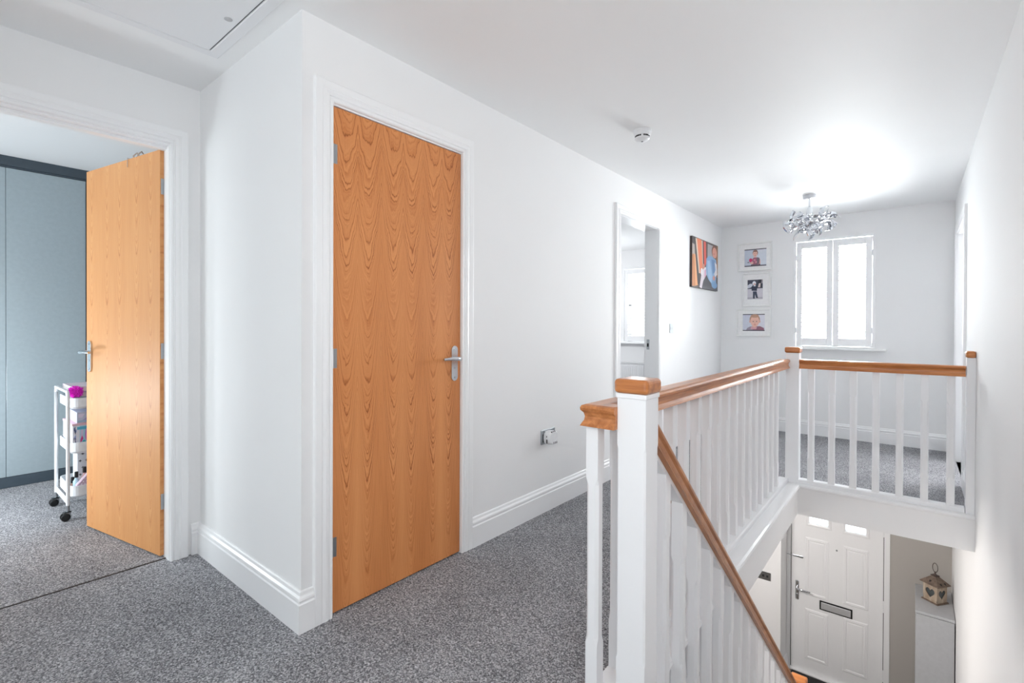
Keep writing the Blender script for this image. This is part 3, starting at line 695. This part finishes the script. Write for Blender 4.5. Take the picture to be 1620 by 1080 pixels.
# three white frames on the back wall
def frame(label, x0, x1, z0, z1, px, pz, shapes):
    t = thing('picture_frame', label, 'picture frame', ((x0+x1)/2, YB, z0), 0, 'white framed portraits on the back wall')
    y = YB-.0008
    MB().sweep([(0, 0), (0, .020), (-.004, .024), (-.012, .024), (-.016, .018), (-.016, .0)], [(x0, z0), (x0, z1), (x1, z1), (x1, z0)], lambda a, b, q: (a, y-q, b), closed=True).build('frame', flat((236, 237, 236), .3), t)
    MB().box((x0+.012, y-.006, z0+.012), (x1-.012, y-.0005, z1-.012)).build('mount', flat((238, 238, 238), .7), t)
    picture('photo', shapes, lambda u, v, d: (px[0]+u*(px[1]-px[0]), y-.0062-d, pz[0]+v*(pz[1]-pz[0])), t)
    return t
g1 = [((196, 204, 218), R_(0, 0, 1, 1)), ((214, 220, 230), R_(.5, .1, 1, .95)), ((58, 60, 72), R_(0, .95, 1, 1)), ((58, 60, 72), R_(0, 0, 1, .055)),
      ((112, 96, 108), [(.28, .05), (.74, .05), (.72, .13), (.52, .18), (.32, .12)]), ((224, 176, 168), [(.62, .10), (.74, .14), (.72, .40), (.66, .46), (.60, .30)]),
      ((160, 96, 116), [(.38, .12), (.68, .12), (.70, .42), (.62, .50), (.42, .50), (.36, .40)]), ((112, 104, 116), [(.56, .14), (.66, .14), (.69, .48), (.58, .50)]), ((206, 140, 154), ell(.47, .36, .05, .05)), ((206, 140, 154), ell(.54, .24, .05, .05)),
      ((228, 180, 170), [(.24, .16), (.40, .14), (.42, .24), (.28, .26)]), ((198, 52, 104), ell(.29, .36, .075, .11)), ((120, 104, 124), ell(.18, .24, .05, .025)),
      ((228, 184, 172), ell(.49, .56, .06, .06)), ((140, 112, 106), ell(.50, .76, .125, .175)), ((230, 184, 172), ell(.495, .72, .105, .155)), ((140, 106, 98), ell(.50, .88, .10, .06)), ((88, 70, 72), ell(.455, .74, .014, .016, 8)), ((88, 70, 72), ell(.535, .74, .014, .016, 8)), ((196, 110, 110), ell(.495, .635, .03, .014, 10))]
g2 = [((208, 204, 212), R_(0, 0, 1, .56)), ((66, 72, 88), R_(0, .55, 1, 1)), ((184, 180, 190), R_(0, .0, 1, .10)), ((206, 210, 220), [(0, .56), (0, .72), (.16, .80), (.30, .80), (.36, .66), (.20, .60)]), ((44, 46, 58), [(.64, .58), (.92, .58), (.92, 1), (.72, 1)]), ((214, 198, 196), [(.68, .60), (.84, .60), (.86, .82), (.74, .80)]), ((160, 152, 160), [(.90, .80), (1, .80), (1, 1), (.92, 1)]), ((92, 96, 108), R_(0, .53, .30, .57)),
      ((60, 68, 88), [(.36, .06), (.48, .06), (.50, .24), (.56, .08), (.68, .10), (.60, .40), (.36, .40)]), ((46, 54, 74), [(.28, .44), (.62, .42), (.64, .66), (.52, .72), (.38, .72), (.26, .64)]), ((236, 238, 242), ell(.44, .82, .12, .11)), ((226, 190, 180), ell(.46, .765, .075, .06)), ((214, 218, 228), [(.40, .66), (.54, .66), (.54, .72), (.40, .72)]), ((36, 36, 46), R_(.38, .03, .48, .07)), ((36, 36, 46), R_(.58, .06, .70, .10))]
g3 = [((204, 208, 222), R_(0, 0, 1, 1)), ((222, 222, 232), R_(.6, .2, 1, .95)), ((72, 72, 84), R_(0, .95, 1, 1)), ((72, 72, 84), R_(0, 0, 1, .05)),
      ((150, 140, 156), [(.16, .05), (.5, .05), (.5, .26), (.34, .26), (.20, .16)]), ((148, 102, 120), [(.46, .05), (.98, .05), (.96, .18), (.78, .28), (.60, .26), (.48, .18)]), ((214, 160, 170), [(.36, .10), (.62, .10), (.66, .22), (.52, .28), (.38, .24)]),
      ((224, 178, 166), ell(.54, .30, .11, .10)), ((186, 144, 122), ell(.55, .70, .235, .27)), ((232, 186, 170), ell(.555, .58, .20, .33)), ((222, 172, 156), ell(.335, .56, .035, .08)), ((222, 172, 156), ell(.775, .56, .035, .08)), ((190, 148, 126), ell(.55, .88, .19, .10)),
      ((84, 72, 84), ell(.485, .56, .03, .024, 10)), ((84, 72, 84), ell(.635, .56, .03, .024, 10)), ((206, 144, 132), ell(.56, .45, .03, .02, 10)), ((200, 120, 118), ell(.56, .365, .055, .022, 10))]
frame('white landscape frame of a baby holding a pink flower, topmost of the three', .182, .537, 1.768, 2.085, (.252, .478), (1.820, 2.015), g1)
frame('white portrait frame of a child in dark coat, between two baby photos', .236, .527, 1.366, 1.745, (.286, .444), (1.450, 1.668), g2)
frame('white landscape frame with close portrait of a baby face, lowest of the three', .170, .530, 1.030, 1.340, (.238, .466), (1.092, 1.282), g3)

# ------------------------------------------------------------------ radiator in the far room
rd = thing('radiator', 'white panel radiator under the window seen through the far doorway', 'radiator', (-1.66, Y2-.06, .12))
rb = MB().box((-2.0, Y2-.085, .12), (-1.315, Y2-.06, .585), .004)
for k in range(20): rb.box((-1.985+k*.0335, Y2-.091, .15), (-1.985+k*.0335+.02, Y2-.084, .555), .002)
rb.build('panel', TRIM, rd)
gr = MB().box((-2.0, Y2-.095, .582), (-1.315, Y2-.02, .590), .001)
for k in range(34): gr.box((-1.99+k*.02, Y2-.09, .5902), (-1.99+k*.02+.008, Y2-.03, .5912), m=1)
gr.build('top_grille', [TRIM, flat((150, 152, 156), .5)], rd)
MB().box((-1.315, Y2-.092, .13), (-1.310, Y2-.02, .588)).build('side_panel', flat((190, 192, 196), .5), rd)
MB().tube([(-1.305, Y2-.06, .17), (-1.285, Y2-.06, .17), (-1.285, Y2-.06, .0)], .008, 10).build('pipe', PLAST, rd)
MB().tube([(-2.01, Y2-.06, .17), (-2.03, Y2-.06, .17), (-2.03, Y2-.06, 0)], .008, 10).build('pipe', PLAST, rd)
MB().box((-1.9, Y2-.06, .3), (-1.86, Y2, .34)).build('bracket', STEEL, rd)
MB().box((-1.45, Y2-.06, .3), (-1.41, Y2, .34)).build('bracket', STEEL, rd)

# ------------------------------------------------------------------ bedroom: fitted wardrobe
WX = -3.1
wd = thing('wardrobe', 'fitted grey-blue sliding wardrobe with dark frame behind the open bedroom door', 'wardrobe', (WX, .2, 0))
WDK = flat((62, 74, 84), .5); WBL = flat((158, 171, 177), .22, 0, .5)
MB().box((-3.77, -1.88, 0), (WX-.05, 2.28, 2.29)).build('carcass', flat((120, 124, 128), .6), wd)
MB().box((WX-.05, -1.88, 2.225), (WX+.012, 2.28, 2.2925), .002).box((WX-.05, -1.88, 2.214), (WX+.004, 2.28, 2.224)).build('top_track', WDK, wd)
MB().box((WX-.05, -1.88, .001), (WX+.012, 2.28, .072), .002).build('plinth', WDK, wd)
for a, b, off in ((-1.88, -.62, 0), (-.62, .405, -.0), (.405, .828, 0), (.852, 2.28, -.012)):
    MB().box((WX-.03+off, a+.001, .074), (WX+off, b-.001, 2.212), .0015).build('sliding_door', WBL, wd)
MB().box((WX-.035, .829, .074), (WX+.006, .851, 2.222)).build('door_edge', flat((40, 42, 46), .4), wd)

# ------------------------------------------------------------------ trolley and what it carries
TX0, TX1, TY0, TY1 = -2.395, -2.030, .565, 1.015
tr = thing('storage_trolley', 'white three-tier storage trolley on castors half hidden by the open door', 'trolley', ((TX0+TX1)/2, (TY0+TY1)/2, 0))
WM = flat((238, 240, 243), .3)
for y in (TY0, TY1):
    f = MB(); r = .0092; zt = .742; pts = [(TX0, y, .085), (TX0, y, zt-.03)]
    for i in range(7): g = PI-PI/2*i/6; pts.append((TX0+.03+.03*math.cos(g), y, zt-.03+.03*math.sin(g)))
    for i in range(7): g = PI/2-PI/2*i/6; pts.append((TX1-.03+.03*math.cos(g), y, zt-.03+.03*math.sin(g)))
    pts += [(TX1, y, .085)]
    f.tube(pts, r, 10).box((TX0+.02, y-.012, zt-.004), (TX1-.02, y+.006, zt+.010), .003).box((TX0, y-.003, .088), (TX1, y+.003, .118)); f.build('end_frame', WM, tr)
def tray(z0, z1):
    mb = MB(); x0, x1, y0, y1 = TX0+.004, TX1-.004, TY0+.010, TY1-.010; rr = .05
    def ring(ins, z):
        o = []
        for cx, cy, g0 in ((x1-rr, y1-rr, 0), (x0+rr, y1-rr, PI/2), (x0+rr, y0+rr, PI), (x1-rr, y0+rr, 3*PI/2)):
            for i in range(7): g = g0+PI/2*i/6; o.append((cx+(rr-ins)*math.cos(g), cy+(rr-ins)*math.sin(g), z))
        return o
    R = [ring(.012, z0), ring(.0, z0+.012), ring(0, z1), ring(.006, z1), ring(.006, z0+.014), ring(.016, z0+.004)]
    n = 28; vs = sum(R, [])
    mb.add(vs, [[i*n+j, i*n+(j+1) % n, (i+1)*n+(j+1) % n, (i+1)*n+j] for i in range(5) for j in range(n)])
    mb.add(vs, [list(range(n))[::-1], list(range(5*n, 6*n))]); return mb.build('tray', WM, tr)
for z0, z1 in ((.636, .700), (.374, .440), (.116, .186)): tray(z0, z1)
for x in (TX0, TX1):
    for y in (TY0, TY1):
        o = MB().tube([(x, y, .10), (x, y, .050)], .008, 10).box((x-.011, y-.022, .018), (x-.008, y+.012, .052)).box((x+.008, y-.022, .018), (x+.011, y+.012, .052)).box((x-.011, y-.018, .046), (x+.011, y+.014, .052)).build('castor', STEEL, tr)
        for s in (-1, 1):
            MB().lathe([(.014, -.005), (.021, -.004), (.0215, 0), (.021, .004), (.014, .005)], (0, 0, 0), 24, T=Matrix.Translation((x+s*.0165, y-.012, .0220)) @ Matrix.Rotation(PI/2, 4, 'Y')).build('wheel', RUBBER, o)
def book(name, label, cat, x0, x1, y0, y1, z0, z1, rgb, page=(244, 240, 236), rot=0, group=None):
    t = thing(name, label, cat, ((x0+x1)/2, (y0+y1)/2, z0), rot, group); M = Matrix.Translation(((x0+x1)/2, (y0+y1)/2, z0)) @ Matrix.Rotation(rot, 4, 'Z')
    w, d, h = (x1-x0)/2, (y1-y0)/2, z1-z0
    MB().box((-w, -d, 0), (w, d, .003), .001, T=M).box((-w, -d, h-.003), (w, d, h), .001, T=M).box((-w, -d, 0), (-w+.003, d, h), .001, T=M).build('cover', flat(rgb, .4), t)
    MB().box((-w+.003, -d+.004, .003), (w-.004, d-.004, h-.003), T=M).build('pages', flat(page, .8), t); return t
book('notebook', 'white notebook lowest in the stack on the trolley top tray', 'book', -2.35, -2.090, .60, .99, .6405, .700, (226, 224, 232), group='notebooks on the trolley')
book('notebook', 'teal edged notebook in the middle of the trolley top stack', 'book', -2.35, -2.080, .60, .98, .7005, .733, (128, 190, 196), group='notebooks on the trolley')
book('notebook', 'pale pink notebook lying on top of the trolley stack', 'book', -2.36, -2.070, .59, .98, .7335, .764, (222, 208, 218), group='notebooks on the trolley')
pp = thing('pompom', 'bright magenta fluffy pompom on the trolley top tray', 'pompom', (-2.075, .606, .695))
pc = MB(); random.seed(3)
for k in range(240):
    z = 1-2*(k+.5)/240; r = math.sqrt(1-z*z); g = k*2.399963
    d = Vector((r*math.cos(g), r*math.sin(g), z)); L = .037+random.uniform(-.006, .006); c = Vector((-2.075, .606, .735)); q = d.orthogonal().normalized()*.0055; q2 = d.cross(q).normalized()*.0055
    pc.add([c+d*.006, c+d*L*.7+q, c+d*L*.7+q2, c+d*L*.7-q, c+d*L*.7-q2, c+d*L], [[0, 1, 2], [0, 2, 3], [0, 3, 4], [0, 4, 1], [5, 2, 1], [5, 3, 2], [5, 4, 3], [5, 1, 4]])
pc.build('tufts', flat((236, 48, 216), .8), pp)
random.seed(11)
def craft_box(label, x0, x1, y0, y1, z0, z1, base, blobs, lid=None):
    t = thing('craft_box', label, 'box', ((x0+x1)/2, (y0+y1)/2, z0))
    mb = MB().box((x0, y0, z0), (x1, y1, z1), .003); mats = [flat(base, .35)]
    for i, (rgb, poly) in enumerate(blobs):
        m = flat(rgb, .4)
        if m not in mats: mats.append(m)
        for rr in range(5): mb.add([(x1+.0003+.00015*i, y0+.003+.074*(rr+(u if rr % 2 == 0 else 1-u)), z0+.003+(z1-z0-.006)*v) for u, v in poly], [list(range(len(poly)))], mats.index(m))
    mb.build('carton', mats, t)
    if lid: MB().box((x0-.002, y0-.002, z1-.0005), (x1+.002, y1+.002, z1+.012), .002).build('lid', flat(lid, .4), t)
    return t
bl = [((240, 240, 248), R_(.0, 0, .40, 1))]
for k in range(26): bl.append((random.choice([(60, 70, 130), (40, 44, 90), (110, 190, 210), (150, 170, 220)]), ell(random.uniform(.03, .22), random.uniform(.05, .95), .022, .07, 8)))
bl += [((170, 214, 232), R_(.40, .0, 1, 1)), ((90, 180, 210), R_(.24, .86, 1, .97)), ((206, 196, 226), [(.44, .5), (.60, .5), (.62, .84), (.46, .84)]), ((206, 60, 130), [(.42, .44), (.54, .62), (.62, .50), (.50, .36)]), ((224, 110, 170), [(.42, .14), (.48, .18), (.47, .46), (.42, .44)]), ((70, 180, 190), ell(.66, .24, .15, .2)), ((200, 130, 200), ell(.88, .64, .16, .28)), ((220, 120, 170), ell(.93, .2, .1, .18)), ((230, 120, 140), R_(.2, .0, .6, .05))]
craft_box('white craft box with pink and blue pattern on the trolley middle tray', -2.35, -2.068, .590, .985, .3785, .535, (236, 238, 246), bl, lid=(236, 196, 208))
bl2 = [((200, 204, 224), R_(.02, .05, .98, .92)), ((160, 190, 214), R_(.02, .05, .98, .22)), ((176, 160, 206), [(.3, .24), (.6, .5), (.9, .9), (.98, .9), (.98, .4), (.6, .24)]), ((226, 216, 236), [(.06, .5), (.3, .5), (.46, .88), (.06, .88)])]
craft_box('pale violet flat box lying on the patterned craft box', -2.34, -2.072, .610, .985, .5475, .612, (196, 198, 216), bl2)
bk = thing('pouch', 'pink and white dotted pouch leaning in the trolley bottom tray', 'pouch', (-2.11, .82, .137))
bm_ = MB(); bm_.prism([(.606, .121), (.960, .121), (.960, .275), (.80, .268), (.665, .250), (.606, .180)], -2.088, -2.058, 'x'); dt = bm_
for r in range(9):
    for c in range(22):
        y = .614+c*.0155+(r % 2)*.0078; z = .129+r*.0145
        top = .180+(y-.606)*(.070/.059) if y < .665 else .250+(y-.665)*.13
        if z < top-.008 and y < .952: dt.add([(-2.0575, y+.0036*math.cos(g), z+.0036*math.sin(g)) for g in (0, PI/3, 2*PI/3, PI, 4*PI/3, 5*PI/3)], [[0, 1, 2, 3, 4, 5]], 1)
dt.build('pouch_body', [flat((204, 178, 196), .7), flat((242, 236, 242), .7)], bk)
MB().tube([(-2.073, .607, .184), (-2.073, .665, .253), (-2.073, .80, .271), (-2.073, .955, .278)], .004, 8).build('zip', flat((236, 226, 234), .4), bk)
def varnish(label, x, y, col, h=.075):
    t = thing('bottle', label, 'bottle', (x, y, .1205), 0, 'small bottles in the trolley bottom tray')
    MB().lathe([(.013, 0), (.0155, .004), (.0155, h*.75), (.008, h*.88), (.007, h)], (x, y, .1205), 20).build('glass_body', flat(col, .15), t)
    MB().lathe([(.0095, h-.004), (.009, h+.028), (.0085, h+.030)], (x, y, .1205), 20).build('cap', BLACK, t)
varnish('pale blue bottle with black cap behind the dotted pouch', -2.108, .614, (190, 222, 236), .105)
varnish('pink bottle with black cap behind the dotted pouch', -2.112, .652, (236, 190, 190), .125)
varnish('peach bottle with black cap at the open end of the bottom tray', -2.20, .612, (240, 196, 176), .055)
cd = thing('craft_box', 'white box with dark cross marks standing in the trolley bottom tray', 'box', (-2.25, .80, .137))
xx = MB().box((-2.31, .63, .1205), (-2.19, .96, .372), .004)
for i in range(16):
    y = .645+.03*(i % 4)+.012*((i//4) % 2); z = .215+.042*(i//4)
    xx.box((-2.1898, y-.007, z-.0017), (-2.1892, y+.007, z+.0017), m=1).box((-2.1898, y-.0017, z-.007), (-2.1892, y+.0017, z+.007), m=1)
xx.build('carton', [flat((226, 230, 234), .6), flat((58, 60, 66), .6)], cd)
hk = thing('over_door_hook', 'small metal hook over the top edge of the open oak door', 'hook', (-1.5, .70, 1.98))
Md = MAT[d2.name]
MB().tube([(.30, .004, 1.93), (.30, .004, 1.9755), (.30, -.040, 1.9755), (.30, -.042, 1.93)], .002, 8, T=Md).tube([(.30, -.042, 1.95), (.30, -.044, 2.01), (.30, -.060, 2.03), (.30, -.075, 2.01)], .004, 8, T=Md).tube([(.345, -.044, 1.95), (.345, -.044, 2.01), (.345, -.060, 2.03), (.345, -.075, 2.01)], .004, 8, T=Md).build('hook_wire', flat((206, 186, 172), .3, .6), hk)

# ------------------------------------------------------------------ hall below: cabinet, lantern, mat
CX0, CX1, CY0 = 1.776, 2.0315, 5.44; CZ = -1.284
hc = thing('hall_cabinet', 'tall narrow white cabinet against the wall beside the front door', 'cabinet', ((CX0+CX1)/2, (CY0+YB)/2, HF))
CW = flat((190, 192, 195), .35)
MB().box((CX0+.003, CY0+.018, HF), (CX1-.003, YB-.008, CZ-.022)).build('body', CW, hc)
MB().box((CX0, CY0-.002, CZ-.022), (CX1, YB-.008, CZ), .003).build('top', CW, hc)
MB().box((CX0+.004, CY0, HF+.05), (CX1-.004, CY0+.016, CZ-.026), .002).build('door', CW, hc)
lx, ly = 1.911, 5.728; lz = CZ
ln = thing('lantern', 'small rustic wooden lantern with heart cut-outs on top of the white cabinet', 'lantern', (lx, ly, lz), math.radians(-37))
ML = MAT[ln.name] @ Matrix.Diagonal((.90, .90, 1.10, 1))
WD = oak_solid('weathered_wood', (30, 30, 8), s2l(196, 182, 164), s2l(146, 124, 104), .7); WDD = oak_solid('dark_weathered_wood', (30, 30, 30), s2l(140, 122, 108), s2l(92, 76, 66), .7)
MB().box((-.075, -.075, 0), (.075, .075, .009), .002, T=ML).build('base', WDD, ln)
bd = MB(); q = .064
for k in range(4):
    M = ML @ Matrix.Rotation(k*PI/2, 4, 'Z')
    bd.box((-q, -q, .009), (q, -q+.006, .022), T=M).box((-q, -q, .128), (q, -q+.006, .142), T=M)
    # side board with a heart-shaped opening
    def heart(t, s=.042):
        x = 16*math.sin(t)**3; y = 13*math.cos(t)-5*math.cos(2*t)-2*math.cos(3*t)-math.cos(4*t)
        return (s*x/16, .077+s*y/16)
    n = 48; inner = [heart(2*PI*i/n) for i in range(n)]; outer = []
    for x, z in inner:
        dx, dz = x, z-.077
        sc = min(q/max(abs(dx), 1e-6), (.055)/max(abs(dz), 1e-6)); outer.append((dx*sc, .077+dz*sc))
    vs = [(x, -q, z) for x, z in inner]+[(x, -q, z) for x, z in outer]+[(x, -q+.006, z) for x, z in inner]+[(x, -q+.006, z) for x, z in outer]
    fs = []
    for i in range(n):
        j = (i+1) % n; fs += [[i, j, n+j, n+i], [2*n+i, 3*n+i, 3*n+j, 2*n+j], [i, 2*n+i, 2*n+j, j]]
    bd.add(vs, fs, T=M)
bd.build('side_panel', WD, ln)
MB().box((-.056, -.056, .010), (.056, .056, .135), T=ML).build('glass', flat((74, 80, 82), .15), ln)
rf = MB(); e = .084
rf.add([(-e, -e, .142), (e, -e, .142), (e, e, .142), (-e, e, .142), (-e, -e, .149), (e, -e, .149), (e, e, .149), (-e, e, .149), (-.02, -.02, .203), (.02, -.02, .203), (.02, .02, .203), (-.02, .02, .203)],
       [[3, 2, 1, 0], [0, 1, 5, 4], [1, 2, 6, 5], [2, 3, 7, 6], [3, 0, 4, 7], [4, 5, 9, 8], [5, 6, 10, 9], [6, 7, 11, 10], [7, 4, 8, 11], [8, 9, 10, 11]], T=ML)
rfo = rf.build('roof', WDD, ln)
for k in range(4):
    M = ML @ Matrix.Rotation(k*PI/2, 4, 'Z'); sl_ = .054/.064
    for cx in ((0,) if k % 2 == 0 else (-.026, .026)):
        zc = .168 if k % 2 == 0 else .160; yc = -(e-(zc-.149)/sl_)
        ht = [heart(2*PI*i/20, .010) for i in range(20)]
        MB().add([(cx+hx, yc+(hz-.077)/sl_*.9-.0012, zc+(hz-.077)*.9+.001) for hx, hz in ht], [list(range(20))], T=M).build('heart_cutout', BLACK, rfo)
MB().box((-.026, -.026, .203), (.026, .026, .209), .001, T=ML).lathe([(.014, .209), (.007, .222), (.006, .236)], (0, 0, 0), 16, T=ML).build('finial', flat((84, 70, 66), .5, .4), ln)
MB().tube([(.024*math.cos(2*PI*i/28), 0, .268+.036*math.sin(2*PI*i/28)) for i in range(28)], .0028, 8, T=ML, closed=True).build('ring_handle', flat((92, 82, 78), .4, .7), ln)
dm = MB().box((.76, 5.30, HF), (1.56, 5.97, HF+.012), .003)
tag(dm.build('door_mat', carpet('black_mat', (.004, .004, .004), (.010, .010, .011), (.03, .03, .032))), 'black doormat on the hall floor against the white front door', 'doormat')

# ------------------------------------------------------------------ light
W = bpy.data.worlds.new('overcast_sky'); SC.world = W; W.use_nodes = True
bg = W.node_tree.nodes['Background']; bg.inputs[0].default_value = (.93, .97, 1, 1); bg.inputs[1].default_value = 2.2
def area(name, loc, target, sx, sy, power, col=(1, 1, 1)):
    d = bpy.data.lights.new(name, 'AREA'); d.shape = 'RECTANGLE'; d.size = sx; d.size_y = sy; d.energy = power; d.color = col
    o = bpy.data.objects.new(name, d); COL.objects.link(o); o.location = loc
    o.rotation_euler = (Vector(target)-Vector(loc)).to_track_quat('-Z', 'Y').to_euler(); return o
area('daylight_landing_window', (1.10, 6.36, 1.52), (1.10, 5.0, 1.52), .76, 1.2, 208, (.965, .985, 1))
area('daylight_far_room_window', (-1.24, 7.6, 1.7), (-1.24, 6.9, 1.45), 1.3, 1.5, 50, (.95, .98, 1))
area('daylight_bedroom_window', (-2.5, -2.35, 1.6), (-2.2, .2, .2), 1.2, 1.4, 34, (.90, .96, 1))
area('rear_window_fill', (.95, -1.95, 1.25), (.95, -.5, 1.2), 1.7, 1.6, 5, (.98, .985, 1))  # fill panel outside the added rear window
area('right_room_fill', (2.85, 5.85, 1.4), (1.0, 4.3, 1.3), 1.3, 1.7, 54, (.98, .99, 1))  # added fill inside a windowless room, aimed through the doorway at the landing
def fill_point(name, loc, power, r, col):
    d = bpy.data.lights.new(name, 'POINT'); d.energy = power; d.shadow_soft_size = r; d.color = col
    o = bpy.data.objects.new(name, d); COL.objects.link(o); o.location = loc
fill_point('landing_fill', (1.88, .12, 1.35), 12, .12, (1, .99, .98))  # unseen fill added beside the camera to lift the near newel
fill_point('stairwell_fill', (.55, 2.6, -.5), 7, .14, (1, .96, .92))  # small fill added under the landing to lift the apron boards
fill_point('hall_fill', (.45, 4.2, -.42), 44, .14, (1, .95, .9))  # added fill hidden below the landing, brightens the front door and hall
fill_point('bedroom_fill', (-2.35, -.25, .62), 27, .15, (.90, .96, 1))  # low fill added out of view for the bedroom carpet and wardrobe
fill_point('far_room_fill', (-1.9, 5.8, 1.5), 18, .15, (.96, .98, 1))  # added out-of-view fill, brightens the walls and ceiling past the far doorway

# ------------------------------------------------------------------ camera
cam = bpy.data.cameras.new('camera'); co = bpy.data.objects.new('camera', cam); COL.objects.link(co); SC.camera = co
cam.sensor_width = 36; cam.lens = 775.2634/1620*36; cam.shift_y = -19.4347/1620; cam.clip_start = .02
yaw, pitch, roll = .6859, -.0056, .0041
fwd = Vector((-math.sin(yaw)*math.cos(pitch), math.cos(yaw)*math.cos(pitch), math.sin(pitch)))
rt = Vector((math.cos(yaw), math.sin(yaw), 0)); up = rt.cross(fwd)
r2 = rt*math.cos(roll)+up*math.sin(roll); u2 = -rt*math.sin(roll)+up*math.cos(roll)
M = Matrix((r2, u2, -fwd)).transposed().to_4x4(); M.translation = Vector((1.7453, 0, 1.1308)); co.matrix_world = M
vs_ = SC.view_settings
SC.display_settings.display_device = 'sRGB'; vs_.view_transform = 'Standard'; vs_.look = 'None'; vs_.gamma = 1; vs_.exposure = .6; vs_.use_curve_mapping = False
SC.cycles.max_bounces = 12; SC.cycles.diffuse_bounces = 8; SC.cycles.transparent_max_bounces = 12; SC.cycles.sample_clamp_indirect = 6
SC.cycles.use_denoising = True
